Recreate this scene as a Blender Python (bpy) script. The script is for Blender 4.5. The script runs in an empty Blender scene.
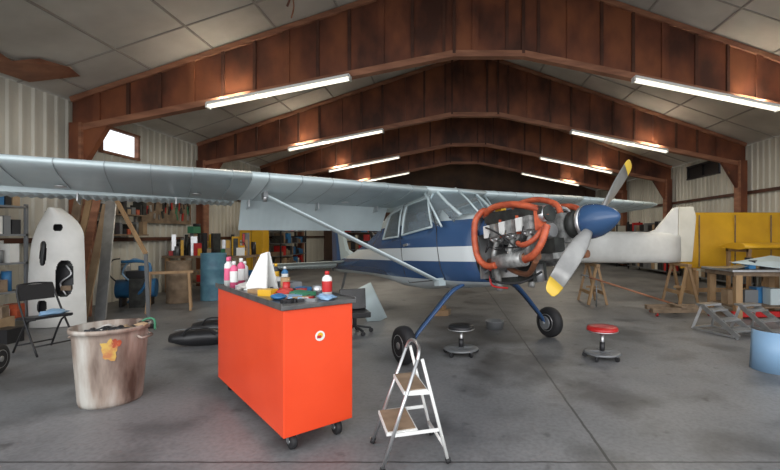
import bpy, bmesh, math, random
from mathutils import Vector, Matrix, Euler, noise
random.seed(7)
S=bpy.context.scene
R=math.radians

# ------------------------------------------------------------ materials
def mat(name,c,rough=.5,metal=0,c2=None,scale=4,lo=.35,hi=.65,bump=0,stretch=(1,1,1),emit=0,spec=.5,c3=None,detail=5):
    m=bpy.data.materials.new(name); m.use_nodes=True
    nt=m.node_tree; N=nt.nodes; L=nt.links
    b=N['Principled BSDF']
    b.inputs['Base Color'].default_value=(*c,1); b.inputs['Roughness'].default_value=rough
    b.inputs['Metallic'].default_value=metal; b.inputs['Specular IOR Level'].default_value=spec
    if emit:
        b.inputs['Emission Color'].default_value=(*c,1); b.inputs['Emission Strength'].default_value=emit
    if c2 or bump:
        tc=N.new('ShaderNodeTexCoord'); mp=N.new('ShaderNodeMapping'); mp.inputs['Scale'].default_value=stretch
        nz=N.new('ShaderNodeTexNoise'); nz.inputs['Scale'].default_value=scale; nz.inputs['Detail'].default_value=detail
        L.new(tc.outputs['Object'],mp.inputs['Vector']); L.new(mp.outputs['Vector'],nz.inputs['Vector'])
        if c2:
            r=N.new('ShaderNodeValToRGB'); r.color_ramp.elements[0].position=lo; r.color_ramp.elements[1].position=hi
            r.color_ramp.elements[0].color=(*c,1); r.color_ramp.elements[1].color=(*c2,1)
            if c3:
                e=r.color_ramp.elements.new((lo+hi)/2); e.color=(*c3,1)
            L.new(nz.outputs['Fac'],r.inputs['Fac']); L.new(r.outputs['Color'],b.inputs['Base Color'])
        if bump:
            bp=N.new('ShaderNodeBump'); bp.inputs['Strength'].default_value=bump; bp.inputs['Distance'].default_value=.02
            L.new(nz.outputs['Fac'],bp.inputs['Height']); L.new(bp.outputs['Normal'],b.inputs['Normal'])
    return m

M={}
M['wood']=mat('plywood_brown',(.26,.086,.036),.5,c2=(.07,.024,.014),scale=1.5,stretch=(1,1,.6),bump=.1,c3=(.165,.052,.026),detail=10)
M['woodl']=mat('flange_wood',(.38,.17,.095),.6,c2=(.22,.09,.05),scale=3,stretch=(.5,1,3))
M['woodd']=mat('stiffener_wood',(.11,.038,.02),.6,c2=(.06,.022,.013),scale=3)
M['pine']=mat('pine_wood',(.42,.27,.14),.6,c2=(.3,.18,.09),scale=6,stretch=(1,1,.2))
M['oldwood']=mat('weathered_wood',(.28,.2,.13),.7,c2=(.16,.11,.07),scale=6)
M['ceil']=mat('ceiling_panel',(.68,.65,.58),.9,c2=(.44,.41,.36),scale=.8,lo=.3,hi=.7)
M['seam']=mat('ceiling_seam',(.36,.33,.29),.8)
M['wallw']=mat('corrugated_steel',(.72,.70,.61),.5,c2=(.52,.50,.43),scale=1.2,stretch=(1,1,.3))
M['wallb']=mat('back_wall_board',(.16,.09,.055),.8,c2=(.08,.055,.045),scale=1)
M['white']=mat('white_paint',(.76,.76,.73),.4,c2=(.64,.64,.61),scale=3)
M['wing']=mat('wing_silver_paint',(.57,.67,.69),.38,.1,c2=(.48,.57,.59),scale=2)
M['riblin']=mat('wing_rib_line',(.33,.39,.41),.5)
M['navy']=mat('navy_paint',(.035,.085,.20),.25)
M['alu']=mat('aluminium',(.62,.63,.64),.32,.85,c2=(.5,.51,.52),scale=8)
M['steel']=mat('steel_top',(.20,.20,.20),.3,.6,c2=(.09,.09,.09),scale=6)
M['grey']=mat('grey_metal',(.22,.23,.24),.45,.4)
M['dark']=mat('dark_metal',(.03,.03,.033),.4,.3)
M['black']=mat('black_rubber',(.018,.018,.02),.65)
M['blackv']=mat('black_vinyl',(.02,.02,.022),.35,bump=.4,scale=9)
M['orange']=mat('orange_enamel',(.86,.075,.018),.32,c2=(.80,.062,.014),scale=2)
M['red']=mat('red_vinyl',(.5,.02,.02),.3)
M['hose']=mat('orange_duct_hose',(.60,.125,.05),.5,c2=(.36,.065,.03),scale=12)
M['yellow']=mat('yellow_paint',(.78,.45,.025),.4,c2=(.66,.36,.02),scale=2)
M['ytip']=mat('prop_tip_yellow',(.7,.47,.06),.4)
M['blade']=mat('propeller_metal',(.34,.34,.33),.35,.35,c2=(.24,.24,.235),scale=5)
M['bladeb']=mat('spinner_blue',(.035,.085,.19),.25)
M['brass']=mat('brass_fitting',(.5,.36,.13),.4,.7)
M['copper']=mat('copper_exhaust',(.34,.15,.08),.4,.6,c2=(.22,.11,.07),scale=10)
M['engine']=mat('engine_casting',(.46,.47,.46),.42,.4,c2=(.2,.2,.195),scale=14)
M['enged']=mat('engine_dark',(.05,.055,.05),.5,.3,c2=(.02,.02,.02),scale=9)
M['cream']=mat('cream_primer',(.70,.68,.60),.5,c2=(.6,.58,.5),scale=3)
M['blue']=mat('blue_plastic',(.04,.2,.42),.4,c2=(.03,.13,.3),scale=5)
M['lblue']=mat('light_blue_panel',(.25,.42,.62),.4)
M['bbarrel']=mat('blue_barrel',(.12,.28,.36),.5,c2=(.07,.17,.25),scale=4)
M['tan']=mat('tan_card',(.42,.30,.18),.8,c2=(.33,.22,.13),scale=5)
M['green']=mat('green_paint',(.05,.22,.12),.5)
M['pink']=mat('pink_plastic',(.75,.12,.25),.4)
M['wplast']=mat('white_plastic',(.78,.79,.77),.35)
M['can']=mat('stained_drum',(.60,.58,.53),.5,.15,c2=(.10,.06,.045),scale=5.5,lo=.38,hi=.70,c3=(.36,.29,.24),stretch=(1,1,.22),detail=12)
M['pyel']=mat('yellow_paint_smear',(.62,.42,.10),.6,c2=(.5,.2,.08),scale=14,lo=.4,hi=.6)
M['tube']=mat('fluorescent_tube',(1,.93,.78),.5,emit=1.35)
M['cabin']=mat('cabin_interior',(.40,.38,.33),.8,c2=(.3,.28,.25),scale=4)
M['seat']=mat('seat_fabric',(.10,.11,.13),.8,c2=(.06,.07,.08),scale=9)
M['rag']=mat('rag_cloth',(.5,.48,.45),.9)
M['ragr']=mat('red_rag',(.45,.05,.04),.9)
def glassmat(name,tint,f):
    m=bpy.data.materials.new(name);m.use_nodes=True;nt=m.node_tree;N=nt.nodes;L=nt.links
    b=N['Principled BSDF'];b.inputs['Base Color'].default_value=(*tint,1);b.inputs['Roughness'].default_value=.05
    t=N.new('ShaderNodeBsdfTransparent');t.inputs[0].default_value=(.90,.96,.98,1);mx=N.new('ShaderNodeMixShader');mx.inputs[0].default_value=f
    L.new(t.outputs[0],mx.inputs[1]);L.new(b.outputs[0],mx.inputs[2]);L.new(mx.outputs[0],N['Material Output'].inputs[0]);return m
M['glass']=glassmat('window_plexiglass',(.5,.6,.66),.25)
M['wshield']=glassmat('windshield_plexiglass',(.5,.6,.66),.25)

def stripes():
    m=bpy.data.materials.new('fuselage_stripes'); m.use_nodes=True
    nt=m.node_tree;N=nt.nodes;L=nt.links;b=N['Principled BSDF'];b.inputs['Roughness'].default_value=.25
    tc=N.new('ShaderNodeTexCoord');sp=N.new('ShaderNodeSeparateXYZ');L.new(tc.outputs['Object'],sp.inputs[0])
    a=N.new('ShaderNodeMath');a.operation='MULTIPLY_ADD';L.new(sp.outputs['X'],a.inputs[0]);a.inputs[1].default_value=.1;L.new(sp.outputs['Z'],a.inputs[2])
    mr=N.new('ShaderNodeMapRange');mr.inputs[1].default_value=.7;mr.inputs[2].default_value=2.2;L.new(a.outputs[0],mr.inputs[0])
    r=N.new('ShaderNodeValToRGB');r.color_ramp.interpolation='CONSTANT'
    pts=[(.0,(.50,.56,.58)),(.92,(.035,.08,.18)),(1.17,(.64,.69,.70)),(1.36,(.04,.09,.20)),(1.70,(.55,.63,.65))]
    e=r.color_ramp.elements; e[0].position=0; e[0].color=(*pts[0][1],1); e[1].position=(pts[1][0]-.7)/1.5; e[1].color=(*pts[1][1],1)
    for p,c in pts[2:]:
        q=e.new((p-.7)/1.5); q.color=(*c,1)
    L.new(mr.outputs[0],r.inputs[0]);L.new(r.outputs[0],b.inputs['Base Color'])
    return m
M['stripe']=stripes()

def concrete():
    m=bpy.data.materials.new('concrete_floor'); m.use_nodes=True
    nt=m.node_tree;N=nt.nodes;L=nt.links;b=N['Principled BSDF']
    tc=N.new('ShaderNodeTexCoord')
    def nz(s,d,ramp,c0,c1):
        n=N.new('ShaderNodeTexNoise');n.inputs['Scale'].default_value=s;n.inputs['Detail'].default_value=d;L.new(tc.outputs['Object'],n.inputs['Vector'])
        r=N.new('ShaderNodeValToRGB');r.color_ramp.elements[0].position=ramp[0];r.color_ramp.elements[1].position=ramp[1]
        r.color_ramp.elements[0].color=(*c0,1);r.color_ramp.elements[1].color=(*c1,1);L.new(n.outputs['Fac'],r.inputs['Fac']);return n,r
    n1,r1=nz(.55,8,(.32,.68),(.14,.145,.152),(.255,.257,.26))
    n2,r2=nz(1.6,12,(.34,.50),(.36,.36,.36),(1,1,1))
    n3,r3=nz(30,5,(.3,.6),(.78,.78,.78),(1,1,1))
    n5,r5=nz(4.5,6,(.28,.36),(.35,.35,.35),(1,1,1))
    mx=N.new('ShaderNodeMixRGB');mx.blend_type='MULTIPLY';mx.inputs[0].default_value=.65;L.new(r1.outputs[0],mx.inputs[1]);L.new(r2.outputs[0],mx.inputs[2])
    mx2=N.new('ShaderNodeMixRGB');mx2.blend_type='MULTIPLY';mx2.inputs[0].default_value=1;L.new(mx.outputs[0],mx2.inputs[1]);L.new(r3.outputs[0],mx2.inputs[2])
    mx3=N.new('ShaderNodeMixRGB');mx3.blend_type='MULTIPLY';mx3.inputs[0].default_value=.7;L.new(mx2.outputs[0],mx3.inputs[1]);L.new(r5.outputs[0],mx3.inputs[2])
    last=mx3.outputs[0]
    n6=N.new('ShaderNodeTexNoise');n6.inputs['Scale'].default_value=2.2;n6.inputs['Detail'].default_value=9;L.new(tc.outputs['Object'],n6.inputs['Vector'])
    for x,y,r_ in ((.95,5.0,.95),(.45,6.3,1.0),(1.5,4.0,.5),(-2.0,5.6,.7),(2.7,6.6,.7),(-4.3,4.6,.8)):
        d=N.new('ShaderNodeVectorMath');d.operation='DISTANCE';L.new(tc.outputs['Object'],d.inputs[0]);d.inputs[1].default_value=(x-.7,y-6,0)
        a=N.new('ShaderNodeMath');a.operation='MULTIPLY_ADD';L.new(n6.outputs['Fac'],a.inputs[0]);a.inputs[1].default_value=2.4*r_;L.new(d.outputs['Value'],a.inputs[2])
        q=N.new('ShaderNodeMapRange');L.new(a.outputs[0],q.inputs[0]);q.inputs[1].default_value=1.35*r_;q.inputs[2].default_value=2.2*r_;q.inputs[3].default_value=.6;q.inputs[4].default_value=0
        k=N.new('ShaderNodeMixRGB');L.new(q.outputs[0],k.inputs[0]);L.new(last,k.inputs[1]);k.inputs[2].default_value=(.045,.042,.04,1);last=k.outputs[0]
    sp=N.new('ShaderNodeSeparateXYZ');L.new(tc.outputs['Object'],sp.inputs[0])
    n4=N.new('ShaderNodeTexNoise');n4.inputs['Scale'].default_value=6;L.new(tc.outputs['Object'],n4.inputs['Vector'])
    def line(sock,off,period,w,last):
        wob=N.new('ShaderNodeMath');wob.operation='MULTIPLY_ADD';L.new(n4.outputs['Fac'],wob.inputs[0]);wob.inputs[1].default_value=.02;L.new(sock,wob.inputs[2])
        a=N.new('ShaderNodeMath');a.operation='SUBTRACT';L.new(wob.outputs[0],a.inputs[0]);a.inputs[1].default_value=off
        p=N.new('ShaderNodeMath');p.operation='PINGPONG';L.new(a.outputs[0],p.inputs[0]);p.inputs[1].default_value=period/2
        c=N.new('ShaderNodeMath');c.operation='LESS_THAN';L.new(p.outputs[0],c.inputs[0]);c.inputs[1].default_value=w
        q=N.new('ShaderNodeMath');q.operation='MULTIPLY';L.new(c.outputs[0],q.inputs[0]);q.inputs[1].default_value=.8
        k=N.new('ShaderNodeMixRGB');L.new(q.outputs[0],k.inputs[0]);L.new(last,k.inputs[1]);k.inputs[2].default_value=(.03,.03,.03,1)
        return k.outputs[0]
    last=line(sp.outputs['X'],1.08-.7,9.2,.010,last); last=line(sp.outputs['Y'],2.85-6,6.5,.009,last)
    L.new(last,b.inputs['Base Color'])
    rr=N.new('ShaderNodeMapRange');L.new(n2.outputs['Fac'],rr.inputs[0]);rr.inputs[3].default_value=.3;rr.inputs[4].default_value=.6;L.new(rr.outputs[0],b.inputs['Roughness'])
    return m
M['floor']=concrete()

# ------------------------------------------------------------ mesh builder
def cat(pts,sub):
    P=[Vector(p) for p in pts]
    if len(P)<3 or sub<2: return P
    o=[]
    for i in range(len(P)-1):
        p0=P[max(i-1,0)];p1=P[i];p2=P[i+1];p3=P[min(i+2,len(P)-1)]
        for k in range(sub):
            t=k/sub
            o.append(.5*((2*p1)+(p2-p0)*t+(2*p0-5*p1+4*p2-p3)*t*t+(3*p1-p0-3*p2+p3)*t**3))
    o.append(P[-1]); return o
class MB:
    def __init__(s): s.v=[];s.f=[];s.m=[];s.s=[];s.mats=[]
    def mi(s,m):
        m=M[m] if isinstance(m,str) else m
        if m not in s.mats: s.mats.append(m)
        return s.mats.index(m)
    def add(s,vs,fs,m,smooth=False):
        b=len(s.v); s.v+= [tuple(v) for v in vs]; k=s.mi(m)
        for i,f in enumerate(fs):
            s.f.append([b+j for j in f]); s.m.append(k); s.s.append(smooth[i] if isinstance(smooth,list) else smooth)
        return s
    def box(s,c,d,m,rot=(0,0,0),top=1):
        E=Euler(rot).to_matrix(); vs=[]
        for z in (-1,1):
            k=top if z>0 else 1
            for x,y in ((-1,-1),(1,-1),(1,1),(-1,1)):
                vs.append(E@Vector((x*d[0]/2*k,y*d[1]/2*k,z*d[2]/2))+Vector(c))
        return s.add(vs,[(0,3,2,1),(4,5,6,7),(0,1,5,4),(1,2,6,5),(2,3,7,6),(3,0,4,7)],m)
    def beam(s,p1,p2,w,h,m,up=(0,0,1)):
        p1=Vector(p1);p2=Vector(p2);d=(p2-p1).normalized();u=Vector(up)
        if abs(d.dot(u))>.98:u=Vector((1,0,0))
        a=d.cross(u).normalized();b=a.cross(d)
        vs=[p+a*x*w/2+b*y*h/2 for p in (p1,p2) for x,y in ((-1,-1),(1,-1),(1,1),(-1,1))]
        return s.add(vs,[(0,3,2,1),(4,5,6,7),(0,1,5,4),(1,2,6,5),(2,3,7,6),(3,0,4,7)],m)
    def cyl(s,p1,p2,r,m,r2=None,n=16):
        p1=Vector(p1);p2=Vector(p2);r2=r if r2 is None else r2
        d=(p2-p1).normalized();u=Vector((0,0,1)) if abs(d.z)<.9 else Vector((1,0,0))
        a=d.cross(u).normalized();b=d.cross(a)
        vs=[p+(a*math.cos(2*math.pi*i/n)+b*math.sin(2*math.pi*i/n))*q for p,q in ((p1,r),(p2,r2)) for i in range(n)]
        fs=[(i,(i+1)%n,n+(i+1)%n,n+i) for i in range(n)]
        sm=[True]*n
        fs+=[tuple(range(n))[::-1],tuple(range(n,2*n))];sm+=[False,False]
        return s.add(vs,fs,m,sm)
    def tube(s,pts,r,m,n=8,sub=6,corr=0,closed=False):
        P=cat(pts,sub)
        if corr:
            Q=[P[0]];acc=0
            for i in range(1,len(P)):
                seg=P[i]-P[i-1];L=seg.length;t=0
                while acc+L-t>=corr:
                    t+=corr-acc;acc=0;Q.append(P[i-1]+seg*(t/L))
                acc+=L-t
            P=Q
        rings=[];a=None
        for i,p in enumerate(P):
            d=(P[min(i+1,len(P)-1)]-P[max(i-1,0)])
            d=d.normalized() if d.length>1e-6 else Vector((0,0,1))
            if a is None:
                u=Vector((0,0,1)) if abs(d.z)<.9 else Vector((1,0,0)); a=d.cross(u).normalized()
            else:
                a=(a-d*a.dot(d)).normalized()
            b=d.cross(a);q=r*(1+(.12 if i%2 else -.08)) if corr else r
            rings.append([p+(a*math.cos(2*math.pi*k/n)+b*math.sin(2*math.pi*k/n))*q for k in range(n)])
        return s.loft(rings,m,True)
    def loft(s,rings,m,smooth=True,caps=True,mf=None):
        n=len(rings[0]);vs=[v for r in rings for v in r]
        fs=[];sm=[]
        for i in range(len(rings)-1):
            for k in range(n):
                fs.append((i*n+k,i*n+(k+1)%n,(i+1)*n+(k+1)%n,(i+1)*n+k));sm.append(smooth)
        if caps:
            fs.append(tuple(range(n))[::-1]);fs.append(tuple(range((len(rings)-1)*n,len(rings)*n)));sm+=[False,False]
        if mf is None: return s.add(vs,fs,m,sm)
        b=len(s.v); s.v+=[tuple(v) for v in vs]
        for f,q in zip(fs,sm):
            c=sum((Vector(vs[j]) for j in f),Vector())/len(f)
            r_=mf(c,len(f))
            if r_=='skip': continue
            s.f.append([b+j for j in f]);s.m.append(s.mi(r_ or m));s.s.append(q)
        return s
    def lathe(s,prof,m,o=(0,0,0),ax='Z',n=24,smooth=True,rot=None):
        rings=[]
        for r,z in prof:
            ring=[]
            for k in range(n):
                c=math.cos(2*math.pi*k/n)*r;q=math.sin(2*math.pi*k/n)*r
                v=Vector((c,q,z)) if ax=='Z' else (Vector((z,c,q)) if ax=='X' else Vector((q,z,c)))
                if rot: v=Euler(rot).to_matrix()@v
                ring.append(v+Vector(o))
            rings.append(ring)
        return s.loft(rings,m,smooth,caps=True)
    def poly(s,pts,off,m):
        n=len(pts);o=Vector(off);a=[Vector(p) for p in pts];vs=a+[p+o for p in a]
        return s.add(vs,[tuple(range(n))[::-1],tuple(range(n,2*n))]+[(i,(i+1)%n,n+(i+1)%n,n+i) for i in range(n)],m)
    def blob(s,c,d,m,seed=0,amp=.25,n=10):
        vs=[];fs=[]
        for i in range(n+1):
            t=math.pi*i/n
            for k in range(2*n):
                f=math.pi*k/n
                v=Vector((math.sin(t)*math.cos(f),math.sin(t)*math.sin(f),math.cos(t)))
                q=1+amp*noise.noise(v*1.8+Vector((seed*3.1,seed,0)))
                vs.append(Vector((v.x*d[0]*q,v.y*d[1]*q,v.z*d[2]*q))+Vector(c))
        w=2*n
        for i in range(n):
            for k in range(w): fs.append((i*w+k,i*w+(k+1)%w,(i+1)*w+(k+1)%w,(i+1)*w+k))
        return s.add(vs,fs,m,True)
    def obj(s,name,loc=(0,0,0),rot=(0,0,0),parent=None,bevel=0,recalc=True):
        me=bpy.data.meshes.new(name);me.from_pydata(s.v,[],s.f)
        for m in s.mats: me.materials.append(m)
        me.polygons.foreach_set('material_index',s.m);me.polygons.foreach_set('use_smooth',s.s)
        if recalc:
            bm=bmesh.new();bm.from_mesh(me);bmesh.ops.recalc_face_normals(bm,faces=bm.faces);bm.to_mesh(me);bm.free()
        o=bpy.data.objects.new(name,me);S.collection.objects.link(o);o.location=loc;o.rotation_euler=rot
        if parent:o.parent=parent
        if bevel:
            b=o.modifiers.new('bevel','BEVEL');b.width=bevel;b.segments=2;b.limit_method='ANGLE';b.angle_limit=R(50)
        return o
def empty(name,loc=(0,0,0),rot=(0,0,0)):
    e=bpy.data.objects.new(name,None);S.collection.objects.link(e);e.location=loc;e.rotation_euler=rot;e.empty_display_size=.2;return e

# ------------------------------------------------------------ building shell
XL,XR,XC=-7.55,8.95,.8
Y0,Y1=2.6,26.0
ZR=6.95;CB=5.06
def zt(x): return ZR-(ZR-4.17)*abs(x-XC)/(8.35 if x<XC else 8.15)
def zb(x):
    if x<.1: return 3.6+(x+7.25)/7.35*(CB-3.6)
    if x>1.5: return 3.6+(8.65-x)/7.15*(CB-3.6)
    return CB
fl=MB();fl.box((0,0,-.1),(60,44,.2),'floor');fo=fl.obj('floor',(.7,6,0))
def wall(name,x,sgn,wins):
    b=MB();y=Y0;prof=[]
    while y<Y1:
        for dy,dx in ((0,0),(.13,0),(.16,.03),(.20,.03),(.23,0)):
            prof.append((y+dy,dx))
        y+=.23
    prof=[p for p in prof if p[0]<=Y1]
    top=zt(x)
    for (ya,xa),(yb,xb) in zip(prof,prof[1:]):
        if yb-ya<1e-6: continue
        zs=[(0,top)]
        for w in wins:
            if ya>=w[0]-.1 and yb<=w[1]+.1: zs=[(0,w[2]),(w[3],top)]
        for z0,z1 in zs:
            b.add([(x+sgn*xa,ya,z0),(x+sgn*xb,yb,z0),(x+sgn*xb,yb,z1),(x+sgn*xa,ya,z1)],[(0,1,2,3)],'wallw')
    for z in (1.4,2.75):
        b.box((x+sgn*.09,(Y0+Y1)/2,z),(.06,Y1-Y0,.09),'woodd')
    b.obj(name,recalc=False)
wl=[(9.35,10.35,3.32,3.88)]; wr=[(14.2,15.9,3.55,4.0)]
wall('wall_left',XL,1,wl);wall('wall_right',XR,-1,wr)
def window(name,x,w,g):
    b=MB();ya,yb,za,zb_=w[0]-.05,w[1]+.05,w[2],w[3]
    for z in (za,zb_): b.box((x,(ya+yb)/2,z),(.1,yb-ya+.1,.05),g)
    for y in ((ya,yb) if g=='woodl' else (ya,(ya+yb)/2,yb)): b.box((x,y,(za+zb_)/2),(.1,.05,zb_-za),g)
    if g=='dark': b.box((x+.03,(ya+yb)/2,(za+zb_)/2),(.02,yb-ya,zb_-za),'dark')
    b.obj(name)
window('window_1',XL+.03,wl[0],'woodl');window('window_2',XR-.03,wr[0],'dark')
bw=MB();bw.poly([(XL,Y1,0),(XR,Y1,0),(XR,Y1,zt(XR)),(XC,Y1,ZR),(XL,Y1,zt(XL))],(0,.1,0),'wallb')
for x in range(-7,9): bw.box((x+.3,Y1-.03,2.1),(.08,.05,4.2),'woodd')
bw.obj('wall_back')
rf=MB()
for xa,xb in ((XL-.2,XC),(XC,XR+.2)):
    a,b=zt(xa)+.02,zt(xb)+.02
    rf.add([(xa,Y0,a),(xb,Y0,b),(xb,Y1+.1,b),(xa,Y1+.1,a),(xa,Y0,a+.15),(xb,Y0,b+.15),(xb,Y1+.1,b+.15),(xa,Y1+.1,a+.15)],[(0,1,2,3),(4,5,6,7),(0,1,5,4),(1,2,6,5),(2,3,7,6),(3,0,4,7)],'ceil')
rf.obj('ceiling')
bt=MB()
x=XL+.5
while x<XR-.3:
    bt.beam((x,Y0,zt(x)+.01),(x,Y1,zt(x)+.01),.035,.03,'seam');x+=1.22
y=Y0+.7
while y<Y1:
    for xa,xb in ((XL,XC),(XC,XR)): bt.beam((xa,y,zt(xa)+.01),(xb,y,zt(xb)+.01),.025,.02,'seam')
    y+=2.12
bt.obj('trim_1')
tp=MB();pp=[(-7.45,6.5),(-7.2,6.4),(-6.95,6.6),(-7.0,6.9),(-6.75,7.1),(-6.6,7.5),(-6.75,7.9),(-7.0,7.7),(-7.4,7.6)]
tp.add([(x,y,zt(x)-.02-.04*(i%2)) for i,(x,y) in enumerate(pp)],[tuple(range(len(pp)))],'woodl');tp.obj('torn_insulation')
ed=MB();ed.beam((XL,Y0,zt(XL)-.1),(XC,Y0,ZR-.1),.12,.3,'woodd');ed.beam((XR,Y0,zt(XR)-.1),(XC,Y0,ZR-.1),.12,.3,'woodd');ed.obj('trim_2')

def frame(D):
    b=MB();n=26
    xs=[-7.4+ (16.2)*i/n for i in range(n+1)]+[.1,1.5,XC];xs=sorted(xs)
    for xa,xb in zip(xs,xs[1:]):
        if xb-xa<.01: continue
        b.add([(x,D+dy,z) for dy in (-.03,.03) for x,z in ((xa,zb(xa)),(xb,zb(xb)),(xb,zt(xb)),(xa,zt(xa)))],[(0,1,2,3),(4,5,6,7),(0,1,5,4),(3,2,6,7)],'wood')
        b.beam((xa,D,zb(xa)-.0),(xb,D,zb(xb)-.0),.17,.12,'woodl')
        b.beam((xa,D,zt(xa)-.06),(xb,D,zt(xb)-.06),.17,.1,'woodl')
    x=-6.9;i=0
    while x<8.5:
        b.box((x,D,(zb(x)+zt(x))/2),(.06 if i%3 else .13,.14,zt(x)-zb(x)-.08),'woodd' if i%3 else 'wood');x+=.62;i+=1
    for x in (.12,1.48): b.box((x,D,(zb(x)+zt(x))/2),(.06,.18,zt(x)-zb(x)),'woodd')
    for x,sg in ((-7.3,1),(8.7,-1)):
        b.box((x,D,1.85),(.22,.2,3.7),'wood'); b.box((x+sg*.12,D,1.85),(.05,.24,3.7),'woodl')
        b.poly([(x,D-.06,2.9),(x+sg*.15,D-.06,2.9),(x+sg*.65,D-.06,3.72),(x,D-.06,3.85)],(0,.12,0),'wood')
    b.obj('roof_frame')
FR=[8.5,12.75,17,21.25]
for D in FR: frame(D)
frame(4.25)
def lamp(xa,xb,D):
    b=MB();o=.11
    za,zb_=zb(xa)-o,zb(xb)-o; y=D-.16
    b.beam((xa,y,za+.03),(xb,y,zb_+.03),.16,.05,'wplast')
    for dy in (-.045,.045): b.cyl((xa,y+dy,za-.02),(xb,y+dy,zb_-.02),.02,'tube',n=10)
    for x,z in ((xa,za),(xb,zb_)): b.box((x,y,z-.01),(.03,.16,.09),'wplast')
    for x in (xa+.3,xb-.3): b.box((x,D-.08,zb(x)-.04),(.05,.14,.06),'grey')
    b.obj('fluorescent_light_fixture')
    l=bpy.data.lights.new('tube_glow','AREA');l.shape='RECTANGLE';l.size=2.4;l.size_y=.15;l.energy=80;l.color=(1,.90,.74)
    e=bpy.data.objects.new('tube_glow',l);S.collection.objects.link(e);e.location=((xa+xb)/2,y,(za+zb_)/2-.08)
for D in FR:
    lamp(-4.65,-1.9,D);lamp(3.6,6.4,D)

# ------------------------------------------------------------ airplane
pitch=R(8)
ang=math.atan2(-.834,.553)
plane=empty('high_wing_airplane',(.49,5.65,0)); plane.rotation_euler=(Matrix.Rotation(ang,3,'Z')@Matrix.Rotation(-pitch,3,'Y')).to_euler()
sec=[ # x, halfw, zbot, ztop, n
(.57,.47,.84,1.72,3.2),(.35,.50,.82,1.755,3.4),(.12,.53,.81,1.79,3.6),(-.12,.54,.81,2.03,3.6),(-.38,.55,.82,2.25,4),(-.9,.56,.83,2.3,4.2),(-1.5,.55,.90,2.29,4.2),
(-1.95,.50,.98,2.2,3.6),(-2.5,.42,1.06,2.02,3),(-3.3,.31,1.17,1.86,2.6),(-4.3,.2,1.28,1.74,2.4),(-5.3,.1,1.37,1.66,2.2),(-5.75,.05,1.42,1.6,2)]
def params(x):
    for a,b in zip(sec,sec[1:]):
        if a[0]>=x>=b[0]:
            t=(a[0]-x)/(a[0]-b[0]);return [a[i]+(b[i]-a[i])*t for i in range(5)]
    return list(sec[0] if x>sec[0][0] else sec[-1])
def surf_y(x,z):
    _,w,z0,z1,n=params(x);zc=(z0+z1)/2;h=(z1-z0)/2;s=max(-.98,min(.98,(z-zc)/h))
    sn=abs(s)**(n/2);c=math.sqrt(max(0,1-sn*sn));return w*(c**(2/n))*(1-.14*max(0,s))
rings=[]
for sx in sec:
    x,w,z0,z1,n=sx;zc=(z0+z1)/2;h=(z1-z0)/2;r=[]
    for k in range(40):
        t=2*math.pi*k/40;c,sn=math.cos(t),math.sin(t)
        yy=w*math.copysign(abs(c)**(2/n),c);s2=math.copysign(abs(sn)**(2/n),sn)
        r.append((x,yy*(1-.14*max(0,s2)),zc+h*s2))
    rings.append(r)
def isws(c): return -.38<c.x<.12 and c.z>1.76
def mf(c,n):
    if n>4: return M['enged'] if c.x>0 else None
    if isws(c): return 'skip'
b=MB();b.mi('stripe');b.mi('cabin');b.loft(rings,'stripe',True,True,mf);fus=b.obj('fuselage',parent=plane)
sd_=fus.modifiers.new('shell','SOLIDIFY');sd_.thickness=.025;sd_.offset=-1;sd_.material_offset=1
w1=[(-.25,1.66),(-1.08,1.66),(-1.02,2.1),(-.42,2.1)];w2=[(-1.2,1.66),(-1.85,1.7),(-1.6,2.06),(-1.16,2.1)]
c=MB()
for q in (w1,w2): c.poly([(x,-.9,z) for x,z in q],(0,1.8,0),'cabin')
cut=c.obj('cutter',parent=plane);bo=fus.modifiers.new('cut','BOOLEAN');bo.object=cut;bo.operation='DIFFERENCE';bo.solver='EXACT'
bpy.context.view_layer.update()
dg=bpy.context.evaluated_depsgraph_get();nm=bpy.data.meshes.new_from_object(fus.evaluated_get(dg))
if len(nm.polygons)>200:
    fus.modifiers.clear();fus.data=nm
bpy.data.objects.remove(cut)
b=MB();b.loft(rings,'wshield',True,False,lambda c,n:None if isws(c) else 'skip');b.obj('windshield',parent=plane)
def side_panel(bb,corners,m,side=-1,off=.008,nx=8,nz=4):
    g=[]
    (x0,z0),(x1,z1),(x2,z2),(x3,z3)=corners
    for i in range(nx+1):
        for j in range(nz+1):
            u=i/nx;v=j/nz
            x=(x0*(1-u)+x1*u)*(1-v)+(x3*(1-u)+x2*u)*v;z=(z0*(1-u)+z1*u)*(1-v)+(z3*(1-u)+z2*u)*v
            g.append((x,side*(surf_y(x,z)+off),z))
    fs=[(i*(nz+1)+j,(i+1)*(nz+1)+j,(i+1)*(nz+1)+j+1,i*(nz+1)+j+1) for i in range(nx) for j in range(nz)]
    bb.add(g,fs,m,True)
def side_line(bb,pts,r,m,side=-1):
    P=[]
    for (xa,za),(xb,zb_) in zip(pts,pts[1:]):
        for k in range(8):
            t=k/8;x=xa+(xb-xa)*t;z=za+(zb_-za)*t;P.append((x,side*(surf_y(x,z)+.004),z))
    x,z=pts[-1];P.append((x,side*(surf_y(x,z)+.004),z));bb.tube(P,r,m,n=6,sub=1)
w=MB()
for sd in (-1,1):
    for q in (w1,w2):
        side_panel(w,q,'glass',sd,0);side_line(w,q+[q[0]],.016,'wing',sd)
    side_line(w,[(-.15,1.62),(-.1,.95),(-1.1,.95),(-1.14,2.14),(-.42,2.16),(-.15,1.62)],.005,'dark',sd)
    w.box((-.95,sd*(surf_y(-.95,1.5)+.015),1.5),(.12,.02,.03),'alu')
    side_line(w,[(.12,1.76),(-.38,2.2)],.022,'wing',sd)
w.tube([(.12,0,1.795),(-.12,0,2.035),(-.38,0,2.255)],.014,'wing',sub=1)
w.obj('cabin_windows',parent=plane)
w=MB()
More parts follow.
